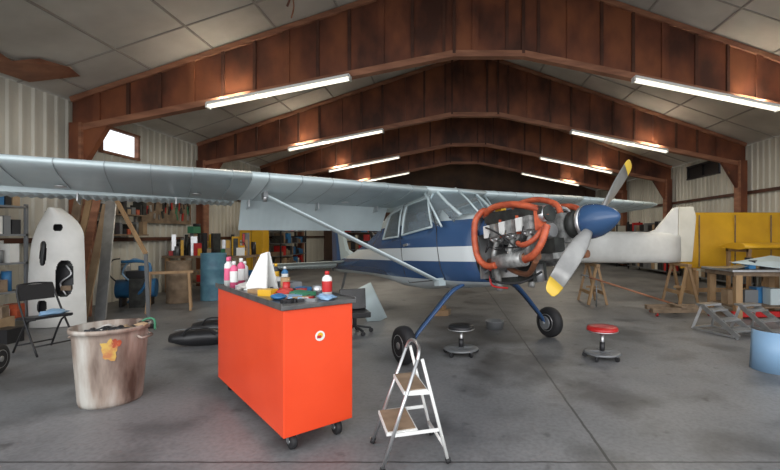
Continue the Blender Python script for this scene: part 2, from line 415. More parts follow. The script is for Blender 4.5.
for sd in (-1,1):
    w.box((-.7,sd*.25,1.25),(.45,.42,.12),'seat');w.box((-.92,sd*.25,1.55),(.1,.42,.6),'seat',(0,R(-12),0));w.cyl((-.95,sd*.25,1.85),(-1.0,sd*.25,1.98),.08,'seat')
    w.tube([(.0,sd*.25,1.5),(-.18,sd*.25,1.52)],.015,'dark',sub=1);w.tube([(-.18,sd*.25-.12,1.6),(-.18,sd*.25-.1,1.5),(-.18,sd*.25+.1,1.5),(-.18,sd*.25+.12,1.6)],.014,'dark')
w.box((.02,0,1.62),(.06,.86,.26),'dark');w.box((-1.5,0,1.25),(.5,.8,.12),'seat')
w.obj('cabin_seats_and_panel',parent=plane)
# wings
def foil(xle,chord,zc,y,cut=1.0,n=14,th=.12):
    up=[];lo=[]
    for i in range(n+1):
        t=(1-math.cos(math.pi*i/n))/2*cut
        yt=5*th*(.2969*math.sqrt(t)-.126*t-.3516*t*t+.2843*t**3-.1036*t**4)*chord
        cam=.035*chord*(1-(2*t-.8)**2)*.5
        up.append((xle-t*chord,y,zc+cam+yt));lo.append((xle-t*chord,y,zc+cam-yt*.75))
    return up+lo[::-1][:-1]
def ctrl(bb,xh,ch,zc,ya,yb,defl,m,side,tf=1):
    n=int(abs(yb-ya)/.04);top=[];c,s=math.cos(defl),math.sin(defl)
    for i in range(n+1):
        y=ya+(yb-ya)*i/n;k=.011*(1 if i%2 else -1);cc=ch*(1-(1-tf)*i/n)
        P=[]
        for x,z in ((0,.045),(-.05,.055+k),(-cc*.93,.012+k),(-cc,0),(-cc*.93,-.012+k),(-.05,-.055+k),(0,-.045)):
            P.append((xh+x*c+z*s,side*y,zc+z*c+x*s))
        top.append(P)
    bb.loft(top,m,False)
wg=MB()
for sd in (-1,1):
    rr=[]
    for y,ch,cut_ in ((.5,1.6,.72),(2.72,1.6,.72)): rr.append(foil(-.3,ch,2.17+.012*y,sd*y,cut_))
    wg.loft(rr,'wing',True)
    rr=[]
    for y,ch,cut_,dx in ((2.72,1.6,.76,0),(5.2,1.22,.76,-.12)): rr.append(foil(-.3+dx,ch,2.17+.012*y,sd*y,cut_))
    wg.loft(rr,'wing',True)
    rr=[foil(-.42,1.22,2.17+.06,sd*5.2),foil(-.48,1.1,2.24,sd*5.35),foil(-.6,.8,2.25,sd*5.47,th=.06)]
    wg.loft(rr,'wing',True)
    ctrl(wg,-1.42,.5,2.2,.58,2.68,R(48),'wing',sd)
    ctrl(wg,-1.54,.36,2.235,2.75,5.15,R(-2) if sd>0 else R(6),'wing',sd,.8)
    for y in (.8,1.7,2.6,3.4,4.3): wg.box((-1.45,sd*y,2.12),(.22,.012,.09),'alu')
    # raised rib / lap seams following the airfoil
    y=.75
    while y<5.1:
        f_=max(0,(y-2.72)/2.48);F_=foil(-.3-.12*f_,1.6-.38*f_,2.17+.012*y,sd*y,.70)
        P=[(q[0],q[1],q[2]-.001) for q in F_[15:]]+[F_[0]]
        wg.tube(P,.0045,'riblin',n=5,sub=1);wg.tube([(q[0],q[1],q[2]+.001) for q in F_[:15]],.0045,'riblin',n=5,sub=1)
        y+=.36
    for y in (1.4,3.2,4.4): wg.cyl((-1.1,sd*y,2.118+.012*y),(-1.1,sd*y,2.108+.012*y),.05,'alu',n=16)
rr=[foil(-.3,1.6,2.18,y) for y in (-.52,0,.52)];wg.loft(rr,'wing',True)
wg.obj('wings',parent=plane)
st=MB()
for sd in (-1,1):
    A=Vector((-.2,sd*.5,.92));B=Vector((-.85,sd*2.5,2.12));d=(B-A);rings2=[]
    for t in [0,.03,.5,.97,1]:
        p=A+d*t;wd=.05 if t in(0,1) else .065;rings2.append([(p.x+math.cos(a)*wd,p.y,p.z+math.sin(a)*.022) for a in [2*math.pi*k/12 for k in range(12)]])
    st.loft(rings2,'wing',True);st.box(B,(.14,.05,.07),'grey');st.lathe([(.0,-.02),(.05,-.02),(.05,.02),(0,.02)],'alu',B+Vector((0,0,-.03)),'Y',12);st.box(A,(.12,.1,.1),'wing')
    st.cyl((.02,sd*.55,1.62),(-.38,sd*.53,2.16),.014,'wing')
st.obj('wing_struts',parent=plane)
def wheel(bb,c,r,wd,ax='Y'):
    bb.lathe([(r*.55,-wd/2),(r*.8,-wd/2),(r*.95,-wd*.36),(r,-wd*.12),(r,wd*.12),(r*.95,wd*.36),(r*.8,wd/2),(r*.55,wd/2)],'black',c,ax,28)
    bb.lathe([(0.01,-wd*.54),(r*.18,-wd*.54),(r*.2,-wd*.42),(r*.45,-wd*.36),(r*.54,-wd*.52),(r*.57,-wd*.5),(r*.57,wd*.5),(r*.54,wd*.52),(r*.45,wd*.36),(r*.2,wd*.42),(r*.18,wd*.54),(.01,wd*.54)],'alu',c,ax,24)
g=MB()
for sd in (-1,1):
    P=[(.12,.38,.86),(.11,.55,.78),(.08,.8,.55),(.04,1.02,.33),(.03,1.08,.24)];P=cat([(x,sd*y,z) for x,y,z in P],5)
    g.loft([[(p.x+a*wd,p.y,p.z+c*.016) for a,c in ((-1,-1),(1,-1),(1,1),(-1,1))] for i,p in enumerate(P) for wd in [.06-.03*i/len(P)]],'navy',True)
    g.cyl((.03,sd*1.05,.222),(.03,sd*1.26,.222),.025,'grey')
    wheel(g,Vector((.031,sd*1.2,.222)),.222,.15)
    g.lathe([(.09,-.01),(.1,0),(.09,.01)],'grey',(.03,sd*1.1,.222),'Y',16)
    g.tube([(.02,sd*1.07,.26),(.05,sd*.85,.5),(.07,sd*.6,.72)],.008,'black')
tx=-5.4; tz=-tx*math.tan(pitch)
g.beam((-5.0,0,1.38),(-5.35,0,tz+.2),.05,.02,'grey');g.cyl((-5.35,-.04,tz+.105),(-5.35,.04,tz+.105),.02,'grey');wheel(g,Vector((-5.36,0,tz+.095)),.09,.05)
g.beam((-5.35,0,tz+.21),(-5.36,0,tz+.1),.06,.05,'grey')
g.obj('landing_gear',parent=plane)
t=MB()
def fin(bb,pts,th,m):
    rings=[]
    for le,te,z in pts:
        c=le-te;rings.append([(le,0,z),(le-.25*c,th*c,z),(te,.004,z),(te,-.004,z),(le-.25*c,-th*c,z)])
    bb.loft(rings,m,False)
fin(t,[(-4.1,-5.3,1.62),(-4.75,-5.35,1.85),(-5.15,-5.5,2.6)],.05,'wing')
fin(t,[(-5.32,-5.95,1.45),(-5.37,-5.9,1.85),(-5.52,-5.85,2.6)],.05,'navy')
for sd in (-1,1):
    rings2=[]
    for y,le,te in ((.05,-4.65,-5.25),(1.55,-4.9,-5.25)):
        rings2.append([(le,sd*y,1.58),(le-.2,sd*y,1.61),(te,sd*y,1.585),(te,sd*y,1.575),(le-.2,sd*y,1.55)])
    t.loft(rings2,'wing',False)
    ctrl(t,-5.28,.42,1.58,.12,1.6,R(10),'wing',sd,.7)
t.obj('tail_surfaces',parent=plane)
# engine
e=MB();ez=1.386
e.box((.60,0,1.3),(.03,.86,.78),'alu')
e.box((1.18,0,ez-.02),(.92,.26,.30),'engine');e.box((1.15,0,ez-.24),(.7,.34,.18),'engine');e.cyl((1.62,0,ez),(1.84,0,ez),.085,'engine',.06)
e.lathe([(.0,.0),(.14,.0),(.14,.09),(.0,.09)],'enged',(1.66,0,ez),'X')
for sd in (-1,1):
    for i,x in enumerate((.86,1.13,1.40)):
        prof=[(.09,.12)]
        yy=.14
        while yy<.36:
            prof+=[(.105,yy),(.12,yy+.002),(.12,yy+.01),(.08,yy+.012),(.08,yy+.02)];yy+=.022
        prof+=[(.095,.37),(.095,.40),(.0,.40)]
        e.lathe([(r,sd*z) for r,z in prof],'engine',(x,0,ez+.02),'Y',20,False)
        e.box((x-.055,sd*.43,ez+.05),(.09,.07,.14),'wplast');e.box((x+.06,sd*.43,ez+.05),(.09,.07,.14),'engine')
        e.cyl((x-.03,sd*.15,ez-.1),(x-.04,sd*.42,ez-.04),.014,'alu');e.cyl((x+.03,sd*.15,ez-.1),(x+.04,sd*.42,ez-.04),.014,'alu')
        e.tube([(x,sd*.36,ez-.07),(x,sd*.42,ez-.2),(x-.06,sd*.38,ez-.27)],.03,'engine')
        e.tube([(x+.02,sd*.3,ez+.12),(x+.02,sd*.2,ez+.22),(x,sd*.05,ez+.24)],.02,'alu')
        e.tube([(x-.02,sd*.36,ez+.12),(x-.1,sd*.25,ez+.25),(.8,sd*.1,ez+.26)],.008,'black')
        e.tube([(x+.02,sd*.47,ez+.02),(x+.0,sd*.5,ez-.1),(x-.1,sd*.46,ez-.18),(.75,sd*.4,ez-.12)],.007,'black')
        # orange baffle seal behind each cylinder head
        e.box((x+.135,sd*.34,ez+.06),(.008,.16,.2),'hose')
    e.cyl((.72,sd*.38,ez-.29),(1.5,sd*.38,ez-.29),.045,'copper');e.cyl((.85,sd*.38,ez-.30),(1.3,sd*.38,ez-.30),.085,'engine')
    e.tube([(.8,sd*.36,ez-.29),(.74,sd*.3,ez-.42),(.7,sd*.25,ez-.62)],.04,'engine')
    for z0,z1 in ((1.66,1.45),(.98,1.22)):
        e.cyl((.61,sd*.38,z0),(1.05,sd*.2,z1),.015,'grey');e.cyl((.61,sd*.05,z0),(1.05,sd*.2,z1),.015,'grey')
    e.poly([(.72,sd*.40,ez+.14),(1.6,sd*.38,ez+.12),(1.6,sd*.36,ez+.2),(1.1,sd*.40,ez+.25),(.72,sd*.41,ez+.28)],(0,sd*-.006,0),'enged')
e.poly([(.72,-.42,ez+.1),(.72,.42,ez+.1),(.72,.38,ez+.31),(.72,-.38,ez+.31)],(.01,0,0),'enged')
e.box((.68,.1,ez+.2),(.1,.3,.2),'enged');e.box((.68,-.22,ez+.22),(.12,.14,.14),'brass');e.cyl((.66,-.15,ez-.05),(.78,-.15,ez-.05),.07,'black')
e.cyl((.66,.12,ez-.02),(.8,.12,ez-.02),.055,'alu');e.box((1.55,-.22,ez-.2),(.2,.14,.14),'enged');e.cyl((1.5,-.28,ez-.05),(1.64,-.28,ez-.05),.07,'alu')
e.cyl((1.45,-.3,ez+.12),(1.62,-.3,ez+.12),.075,'alu');e.cyl((1.62,-.3,ez+.12),(1.64,-.3,ez+.12),.085,'enged')
e.box((1.0,0,ez-.44),(.24,.22,.22),'enged');e.cyl((1.1,0,ez-.56),(1.1,0,ez-.36),.06,'alu')
e.box((1.1,-.1,ez+.17),(.5,.16,.08),'wplast');e.box((.9,-.3,ez+.3),(.1,.08,.08),'yellow')
e.obj('engine',parent=plane)
h=MB()
def hose(pts,r=.028): h.tube(pts,r,'hose',n=12,sub=10,corr=.010)
hose([(.66,-.26,ez+.30),(.70,-.40,ez+.31),(.66,-.49,ez+.2),(.64,-.51,ez-.02),(.66,-.5,ez-.22),(.76,-.47,ez-.33),(.92,-.46,ez-.34)],.036)
hose([(.70,-.36,ez+.24),(.85,-.42,ez+.30),(1.05,-.42,ez+.31),(1.3,-.39,ez+.27),(1.52,-.34,ez+.18),(1.62,-.33,ez+.08)],.034)
hose([(.78,.0,ez+.30),(.95,-.05,ez+.36),(1.25,-.05,ez+.35),(1.5,-.05,ez+.25),(1.6,-.1,ez+.12)],.03)
hose([(1.36,-.44,ez-.32),(1.52,-.46,ez-.28),(1.62,-.43,ez-.16),(1.65,-.37,ez+.0)],.036)
hose([(1.3,-.46,ez-.14),(1.42,-.48,ez-.17),(1.54,-.44,ez-.12),(1.57,-.36,ez-.03)],.027)
hose([(.72,.3,ez+.28),(1.0,.42,ez+.32),(1.4,.4,ez+.24),(1.55,.3,ez)],.034)
h.tube([(1.5,-.42,ez-.34),(1.3,-.34,ez-.46),(1.1,-.3,ez-.44),(.95,-.3,ez-.38)],.03,'copper',n=12)
h.tube([(.63,-.2,ez+.05),(.8,-.46,ez+.1),(1.1,-.52,ez-.02),(1.3,-.5,ez-.18)],.010,'black');h.tube([(.63,.2,ez+.2),(.9,-.1,ez+.3),(1.3,-.1,ez+.26),(1.5,-.15,ez+.1)],.012,'black')
h.tube([(.63,-.3,ez-.3),(.8,-.42,ez-.5),(1.1,-.3,ez-.55),(1.25,-.1,ez-.45)],.014,'black')
h.tube([(.7,-.36,ez-.35),(.72,-.38,ez-.55),(.9,-.3,ez-.6)],.012,'red')
h.obj('cooling_hoses',parent=plane)
p=MB();hx=1.9
p.lathe([(.0,0),(.17,0),(.173,.03),(.16,.12),(.13,.2),(.085,.28),(.04,.335),(.005,.35)],'bladeb',(hx-.04,0,ez),'X',32)
p.lathe([(.0,-.05),(.165,-.05),(.175,-.03),(.175,0),(0,.0)],'alu',(hx-.04,0,ez),'X',32)
th=R(42)
for k in (0,1):
    a=th+math.pi*k;rd=Vector((0,math.cos(a),math.sin(a)));tg=Vector((0,-math.sin(a),math.cos(a)));fx=Vector((1,0,0))
    def ring(r,ch,tw,tk):
        cd=tg*math.cos(tw)+fx*math.sin(tw)*1;nd=fx*math.cos(tw)-tg*math.sin(tw);c0=Vector((hx+.03,0,ez))+rd*r
        return [c0+cd*ch*math.cos(q)*.5+nd*tk*math.sin(q)*.5 for q in [2*math.pi*j/16 for j in range(16)]]
    rs=[(.1,.07,50,.07),(.2,.11,42,.055),(.32,.16,34,.035),(.5,.185,26,.024),(.68,.18,20,.016),(.84,.165,16,.011)]
    tipr=[(.84,.165,16,.011),(.92,.145,14,.009),(.965,.11,13,.007),(.985,.06,13,.004)]
    p.loft([ring(r,c,R(t_),k_) for r,c,t_,k_ in rs],'blade',True);p.loft([ring(r,c,R(t_),k_) for r,c,t_,k_ in tipr],'ytip',True)
p.obj('propeller',parent=plane)
c=MB();rings2=[]
for x in (.57,.66,.74):
    rings2.append([(x,.44*math.cos(q),1.42+.31*math.sin(q)) for q in [math.pi*j/14 for j in range(15)]]+[(x,.43*math.cos(q),1.42+.30*math.sin(q)) for q in [math.pi*j/14 for j in range(14,-1,-1)]])
c.loft(rings2,'navy',True);c.obj('cowl_lip',parent=plane)

# ------------------------------------------------------------ tool cart
cart=empty('orange_tool_cart',(-1.11,2.9,0),(0,0,math.atan2(.75,-.66)))
b=MB();L_,W_=1.7,.52
b.box((L_/2,-W_/2,.555),(L_,W_,.87),'orange');b.obj('cabinet',parent=cart,bevel=.008)
b=MB();b.box((L_/2,-W_/2,1.005),(L_+.04,W_+.04,.03),'steel')
for q in (((L_/2,.015,1.025),(L_+.04,.01,.02)),((L_/2,-W_-.015,1.025),(L_+.04,.01,.02))): b.box(*q,'steel')
b.obj('metal_top',parent=cart,bevel=.004)
b=MB()
for x in (.09,L_-.09):
    for y in (-.09,-W_+.09):
        b.box((x,y,.113),(.09,.08,.012),'grey');b.box((x+.0,y-.028,.08),(.045,.004,.07),'grey');b.box((x,y+.028,.08),(.045,.004,.07),'grey')
        b.lathe([(.01,-.02),(.05,-.02),(.055,-.012),(.055,.012),(.05,.02),(.01,.02)],'black',(x-.01,y,.055),'Y',20);b.cyl((x-.01,y-.03,.055),(x-.01,y+.03,.055),.012,'alu')
b.obj('casters',parent=cart)
b=MB();b.cyl((0,-.26,.78),(-.004,-.26,.78),.036,'wplast',n=24);b.cyl((-.004,-.26,.785),(-.006,-.26,.785),.02,'yellow',n=20);b.box((-.005,-.252,.775),(.004,.03,.02),'red');b.obj('sticker',parent=cart)
zt_=1.02
def bottle(name,x,y,h_,r,m,cap):
    q=MB();q.lathe([(0,0),(r,0),(r,h_*.68),(r*.9,h_*.76),(r*.4,h_*.84),(r*.4,h_*.88),(0,h_*.88)],m,(0,0,0),n=18)
    q.lathe([(0,h_*.86),(r*.5,h_*.86),(r*.45,h_),(0,h_)],cap,n=14);q.lathe([(r*1.01,h_*.2),(r*1.02,h_*.22),(r*1.02,h_*.6),(r*1.01,h_*.62)],cap,n=18)
    q.obj(name,(x,y,zt_),parent=cart)
bottle('spray_bottle',1.62,-.08,.27,.035,'wplast','pink');bottle('spray_bottle',1.45,-.14,.26,.035,'pink','wplast')
bottle('spray_bottle',1.50,-.04,.27,.035,'wplast','pink');bottle('spray_bottle',1.62,-.22,.22,.032,'wplast','wplast')
bottle('spray_bottle',1.35,-.05,.24,.034,'pink','wplast');bottle('aerosol_can',1.5,-.32,.2,.033,'grey','red')
bottle('spray_bottle',.22,-.42,.2,.038,'wplast','red');bottle('aerosol_can',1.2,-.46,.18,.03,'blue','wplast');bottle('aerosol_can',1.38,-.44,.2,.03,'dark','yellow')
q=MB();q.poly([(-.12,-.06,0),(.13,-.06,0),(.05,-.06,.31),(-.02,-.06,.33)],(0,.015,0),'wplast');q.poly([(-.12,.08,0),(.13,.08,0),(.05,-.04,.31),(-.02,-.04,.33)],(0,.012,0),'wplast')
q.obj('folded_card',(1.02,-.2,zt_),(0,0,.5),parent=cart)
q=MB();rnd=random.Random(3)
q.box((.75,-.12,1.035),(.3,.1,.03),'pine',(0,0,.3));q.box((.6,-.1,1.045),(.12,.09,.05),'yellow',(0,0,.6));q.box((.45,-.3,1.035),(.22,.14,.03),'green',(0,0,.2))
q.box((.3,-.2,1.03),(.18,.1,.02),'lblue',(0,0,-.4));q.box((.95,-.4,1.05),(.2,.15,.06),'grey',(0,0,.1));q.lathe([(.02,0),(.045,0),(.045,.03),(.02,.03)],'red',(.62,-.38,1.02),n=18)
q.lathe([(0,0),(.04,0),(.04,.11),(0,.11)],'pine',(.84,-.33,1.02),n=16);q.box((1.25,-.38,1.06),(.16,.1,.08),'wplast');q.box((.5,-.18,1.027),(.25,.015,.012),'alu',(0,0,.9));q.box((.35,-.33,1.027),(.2,.02,.012),'dark',(0,0,-.5))
q.cyl((.12,-.2,1.03),(.2,-.3,1.03),.012,'red');q.box((.72,-.44,1.035),(.12,.07,.03),'blue',(0,0,.5));q.blob((.34,-.09,1.04),(.07,.05,.022),'blue',2)
q.blob((.12,-.36,1.035),(.08,.06,.02),'lblue',5,.7);q.blob((.55,-.22,1.04),(.07,.06,.025),'ragr',6,.7);q.blob((1.15,-.1,1.04),(.09,.07,.03),'rag',8,.7)
q.lathe([(0,0),(.045,0),(.045,.07),(0,.07)],'alu',(.42,-.44,1.02),n=18);q.lathe([(0,0),(.03,0),(.03,.09),(0,.09)],'red',(.66,-.27,1.02),n=16);q.lathe([(0,0),(.05,0),(.06,.1),(0,.1)],'dark',(1.3,-.22,1.02),n=18)
for i in range(40):
    q.box((rnd.uniform(.08,1.5),rnd.uniform(-.47,-.05),1.031),(rnd.uniform(.03,.14),rnd.uniform(.01,.045),.022),rnd.choice(['dark','alu','red','tan','grey','wplast','dark','alu']),(0,0,rnd.uniform(0,3)))
q.obj('tools_and_supplies',parent=cart)

# ------------------------------------------------------------ trash can
b=MB();sc=.87;prof=[(0,0),(.265*sc,0),(.27*sc,.02)]
for i in range(12):
    z=.03+i*.05;prof+=[((.272+.055*z/.68)*sc,z),((.275+.055*z/.68)*sc,z+.025)]
prof+=[(.325*sc,.64),(.345*sc,.645),(.35*sc,.665),(.345*sc,.685),(.325*sc,.68),(.31*sc,.52),(0,.5)]
b.lathe(prof,'can',n=40)
for sd in (-1,1): b.tube([(sd*.335*sc,-.07,.6),(sd*.38*sc,-.06,.58),(sd*.38*sc,.06,.58),(sd*.335*sc,.07,.6)],.01,'can')
for i in range(9): b.blob((random.uniform(-.15,.15),random.uniform(-.15,.15),.57),(.10,.09,.07),random.choice(['dark','tan','rag','dark','grey']),i,.8)
b.blob((.20,.12,.65),(.09,.08,.04),'dark',9,.6); b.blob((.26,.02,.68),(.05,.04,.02),'tan',12,.6);b.blob((.14,-.05,.64),(.09,.08,.03),'dark',14,.6)
b.tube([(.1,.1,.6),(.2,.15,.70),(.28,.16,.70),(.33,.10,.62)],.010,'green')
def smear(a,z,rx,m,seed):
    nr,nt=4,22;vs=[];cr=(.285+.055*z/.68)*sc
    def P(aa,zz): q=(.2815+.055*zz/.68)*sc;return (q*math.cos(aa),q*math.sin(aa),zz)
    vs.append(P(a,z))
    for i in range(1,nr+1):
        for k in range(nt):
            f=2*math.pi*k/nt;ra=rx*i/nr*(1+.75*noise.noise(Vector((math.cos(f)*1.7,math.sin(f)*1.7,seed))))
            vs.append(P(a+ra*math.cos(f)/cr,z+ra*1.3*math.sin(f)))
    fs=[(0,1+k,1+(k+1)%nt) for k in range(nt)]
    for i in range(nr-1):
        for k in range(nt): fs.append((1+i*nt+k,1+i*nt+(k+1)%nt,1+(i+1)*nt+(k+1)%nt,1+(i+1)*nt+k))
    b.add(vs,fs,m,True)
smear(-.95,.52,.06,'pyel',3);smear(-.80,.56,.03,'hose',9)
b.obj('trash_can',(-3.07,3.92,0))

# ------------------------------------------------------------ folding step ladder (faces left)
b=MB();hw=.21
fr_=lambda s_,t:Vector((.24-.26*t,s_*(hw-.04*t),.73*t))
bk_=lambda s_,t:Vector((-.20+.17*t,s_*(hw-.03*t),.68*t))
for s_ in (-1,1):
    b.tube([fr_(s_,0),fr_(s_,.93)],.012,'alu',n=10,sub=1);b.tube([bk_(s_,0),bk_(s_,1)],.011,'wplast',n=10,sub=1)
    b.cyl(fr_(s_,0),fr_(s_,.04),.018,'black');b.cyl(bk_(s_,0),bk_(s_,.04),.018,'black')
    b.beam(fr_(s_,.3),bk_(s_,.32),.006,.022,'wplast');b.beam(fr_(s_,.64),bk_(s_,.68),.006,.022,'wplast')
b.tube([fr_(-1,.92),fr_(-.8,1.0),fr_(0,1.03),fr_(.8,1.0),fr_(1,.92)],.012,'alu',n=10)
b.tube([bk_(-1,.15),bk_(1,.15)],.01,'wplast',sub=1)
for t_,d_ in ((.30,.20),(.64,.16)):
    z=.73*t_;xx=.24-.26*t_-.06;b.box((xx,0,z+.005),(d_,.37,.02),'wplast');b.box((xx,0,z+.017),(d_-.02,.34,.008),'oldwood')
b.obj('step_stool',(-.25,2.95,.015),(0,0,math.atan2(-.3,-.95)))

# ------------------------------------------------------------ rolling stools
def stool(m,x,y,hh,rs):
    b=MB();b.lathe([(0,hh-.06),(rs*.9,hh-.06),(rs,hh-.045),(rs,hh-.02),(rs*.93,hh),(rs*.5,hh+.005),(0,hh+.003)],m,n=32)
    b.lathe([(rs*.97,hh-.052),(rs*1.02,hh-.05),(rs*1.02,hh-.04),(rs*.97,hh-.038)],'alu',n=32)
    b.cyl((0,0,.07),(0,0,hh-.05),.022,'alu');b.cyl((0,0,.07),(0,0,.2),.032,'dark')
    b.lathe([(.14,.062),(.20,.058),(.22,.07),(.20,.085),(.14,.08)],'grey' ,n=32)
    for k in range(5):
        a=k*2*math.pi/5+.3;c,s_=math.cos(a),math.sin(a)
        b.beam((c*.02,s_*.02,.085),(c*.215,s_*.215,.068),.035,.02,'grey')
        b.cyl((c*.205+s_*.012,s_*.205-c*.012,.03),(c*.205-s_*.012,s_*.205+c*.012,.03),.03,'black',n=14);b.cyl((c*.205,s_*.205,.035),(c*.205,s_*.205,.07),.008,'alu')
    b.obj('rolling_stool',(x,y,0))
stool('blackv',.165,5.42,.365,.165);stool('red',1.88,5.24,.385,.185)

# ------------------------------------------------------------ left side
for i in range(2):
    b=MB();rings2=[]
    for k in range(13):
        t_=k/12;x=-.38+.76*t_;q_=math.sin(math.pi*min(max(t_,.04),.96))**.35
        rings2.append([(x,.15*q_*math.cos(a)*(1+.1*noise.noise(Vector((x*4,a,i)))),.115+.115*q_*math.sin(a)*(1+.2*noise.noise(Vector((x*5,a,i+3))))) for a in [2*math.pi*j/18 for j in range(18)]])
    b.loft(rings2,'blackv',True);b.tube([(-.2,-.14,.17),(-.1,-.17,.27),(.1,-.17,.27),(.2,-.14,.17)],.012,'black');b.tube([(-.33,0,.22),(0,0,.235),(.33,0,.22)],.006,'grey')
    b.obj('duffel_bag',((-3.35,5.85,0),(-3.45,6.5,0))[i],(0,0,(.25,.1)[i]))
b=MB()
for s_ in (-1,1):
    b.tube([(s_*.22,-.28,.01),(s_*.21,.0,.42),(s_*.20,.17,.72),(s_*.18,.21,.86)],.012,'dark',sub=3);b.tube([(s_*.2,.26,.01),(s_*.19,.02,.38),(s_*.19,-.18,.45)],.012,'dark',sub=3)
b.tube([(-.18,.21,.86),(0,.215,.875),(.18,.21,.86)],.012,'dark');b.box((0,0,.45),(.40,.40,.03),'dark',(R(-4),0,0));b.box((0,.185,.76),(.37,.02,.2),'dark',(R(-14),0,0))
b.cyl((-.21,-.2,.12),(.21,-.2,.12),.01,'dark');b.cyl((-.2,.2,.1),(.2,.2,.1),.01,'dark');b.blob((.08,-.02,.49),(.14,.11,.04),'lblue',4,.5)
b.obj('folding_chair',(-5.2,5.55,0),(0,0,R(70)))
b=MB();wheel(b,Vector((0,0,.17)),.17,.12,'X');b.obj('spare_wheel',(-4.85,4.6,0),(0,0,.3))
b=MB()
for x in (-.25,.25):
    for y in (-.55,.55): b.box((x,y,1.0),(.04,.04,2.0),'grey')
rn=random.Random(5)
for z in (.15,.6,1.05,1.5,1.95):
    b.box((0,0,z),(.54,1.14,.03),'grey')
    for xr in (-.12,.14):
        y=-.5
        while y<.4:
            w_=rn.uniform(.07,.18);h_=rn.uniform(.14,.38)
            if rn.random()<.35: b.cyl((xr,y+w_/2,z+.016),(xr,y+w_/2,z+h_),w_/2.2,rn.choice(['wplast','red','grey','blue','yellow']))
            else: b.box((xr,y+w_/2,z+.016+h_/2),(.22,w_*.92,h_),rn.choice(['tan','tan','oldwood','grey','dark','white','dark','blue','hose']))
            y+=w_+.012
b.obj('storage_shelf',(-7.12,6.45,0))
b=MB();b.box((0,0,.16),(.4,.3,.32),'tan',(0,0,.2));b.box((.02,0,.40),(.3,.24,.16),'oldwood',(0,0,.5));b.box((.35,-.1,.1),(.24,.24,.2),'dark');b.obj('cardboard_boxes',(-6.5,6.1,0))
# white curved airframe skin panel with cutouts
b=MB()
lo_=lambda z:-.36-.04*math.sin(z*2)+(.16*max(0,(z-1.3)/.65)**2)
hi_=lambda z:.40-.10*(z/1.95)-(.30*max(0,(z-1.45)/.5)**2.2)
cuts=[(.12,.78,.11,.30),(-.17,1.2,.05,.2),(.02,1.62,.06,.06),(-.16,.34,.07,.1)]
gx=70;gz=170;V=[];F=[]
for j in range(gz+1):
    z=1.95*j/gz
    for i in range(gx+1):
        u=i/gx;x=lo_(z)+(hi_(z)-lo_(z))*u;V.append((x,-.14*max(0,math.sin(math.pi*u))**.8+.02,z))
for j in range(gz):
    for i in range(gx):
        q=[j*(gx+1)+i,j*(gx+1)+i+1,(j+1)*(gx+1)+i+1,(j+1)*(gx+1)+i];cx=sum(V[k][0] for k in q)/4;cz=sum(V[k][2] for k in q)/4
        if any(abs((cx-a)/rx)**3+abs((cz-c_)/rz)**3<1 for a,c_,rx,rz in cuts): continue
        F.append(q)
b.add(V,F,'white',True)
for z in (.1,.5,1.0,1.42,1.8): b.beam((lo_(z)+.03,.06,z),(hi_(z)-.03,.06,z),.04,.03,'enged')
b.beam((-.3,.05,0),(-.2,.05,1.9),.03,.04,'grey');b.beam((.33,.05,0),(.2,.05,1.75),.03,.04,'grey')
b.poly([(-.32,.09,.02),(.36,.09,.02),(.26,.09,1.4),(.05,.09,1.85),(-.15,.09,1.85),(-.3,.09,1.2)],(0,.01,0),'dark')
b.tube([(.10,.05,.5),(.02,.03,.7),(.16,.03,.85),(.08,.05,1.0)],.015,'alu');b.box((.1,.04,.62),(.14,.05,.08),'oldwood')
o=b.obj('curved_airframe_panel',(-6.42,7.05,0),(R(-4),0,R(20)),recalc=False)
b=MB()
for i,(x,h_,m_,w_,l_) in enumerate(((-.45,2.3,'oldwood',.16,.1),(-.27,2.2,'pine',.12,.08),(-.08,2.35,'woodl',.14,.1),(.1,2.1,'tan',.14,.15),(.30,2.35,'alu',.2,.3))):
    b.beam((x+l_*.9,-.35-.05*i,0.015),(x-l_*.6,.30,h_),w_,.025,m_,(0,1,0))
b.beam((.1,-.2,.02),(-.2,.32,2.3),.05,.05,'woodl');b.beam((1.05,-.1,1.15),(.25,.1,2.35),.07,.03,'pine',(0,1,0));b.beam((1.05,-.1,1.15),(1.1,-.1,.0),.06,.03,'grey',(0,1,0))
b.obj('leaning_lumber',(-6.6,8.0,0))
b=MB();b.cyl((-.35,0,.36),(.35,0,.36),.2,'blue',n=24);b.box((0,0,.64),(.35,.26,.2),'dark');b.cyl((-.2,0,.66),(-.2,0,.9),.09,'engine');b.cyl((.12,0,.68),(.12,.0,.84),.1,'blue')
for x in (-.25,.25): b.box((x,0,.1),(.05,.36,.2),'dark')
b.tube([(-.35,0,.5),(-.5,0,.7),(-.45,0,.95),(-.3,0,1.0)],.015,'dark');b.tube([(.2,-.2,.5),(.3,-.25,.8),(0,-.25,1.0),(-.2,-.22,.7),(.1,-.24,.4)],.018,'lblue')
b.box((.1,-.3,.3),(.3,.2,.6),'enged');b.tube([(-.1,-.25,.1),(.2,-.42,.4),(.3,-.4,.9),(-.2,-.3,.95)],.03,'blue')
b.obj('air_compressor',(-6.65,9.2,0),(0,0,.4))
b=MB();rn=random.Random(17)
for z in (1.5,1.95,2.4):
    b.box((0,0,z),(.3,1.5,.03),'oldwood');y=-.7
    for yy in (-.65,.65): b.box((-.1,yy,z-.08),(.05,.03,.16),'grey')
    while y<.62:
        w_=rn.uniform(.06,.2);h_=rn.uniform(.1,.32)
        if rn.random()<.5: b.cyl((0,y+w_/2,z+.015),(0,y+w_/2,z+h_),w_/2.2,rn.choice(['wplast','red','grey','blue','yellow','green']))
        else: b.box((0,y+w_/2,z+.015+h_/2),(.24,w_*.92,h_),rn.choice(['tan','dark','oldwood','grey','dark','white','enged','hose']))
        y+=w_+.02
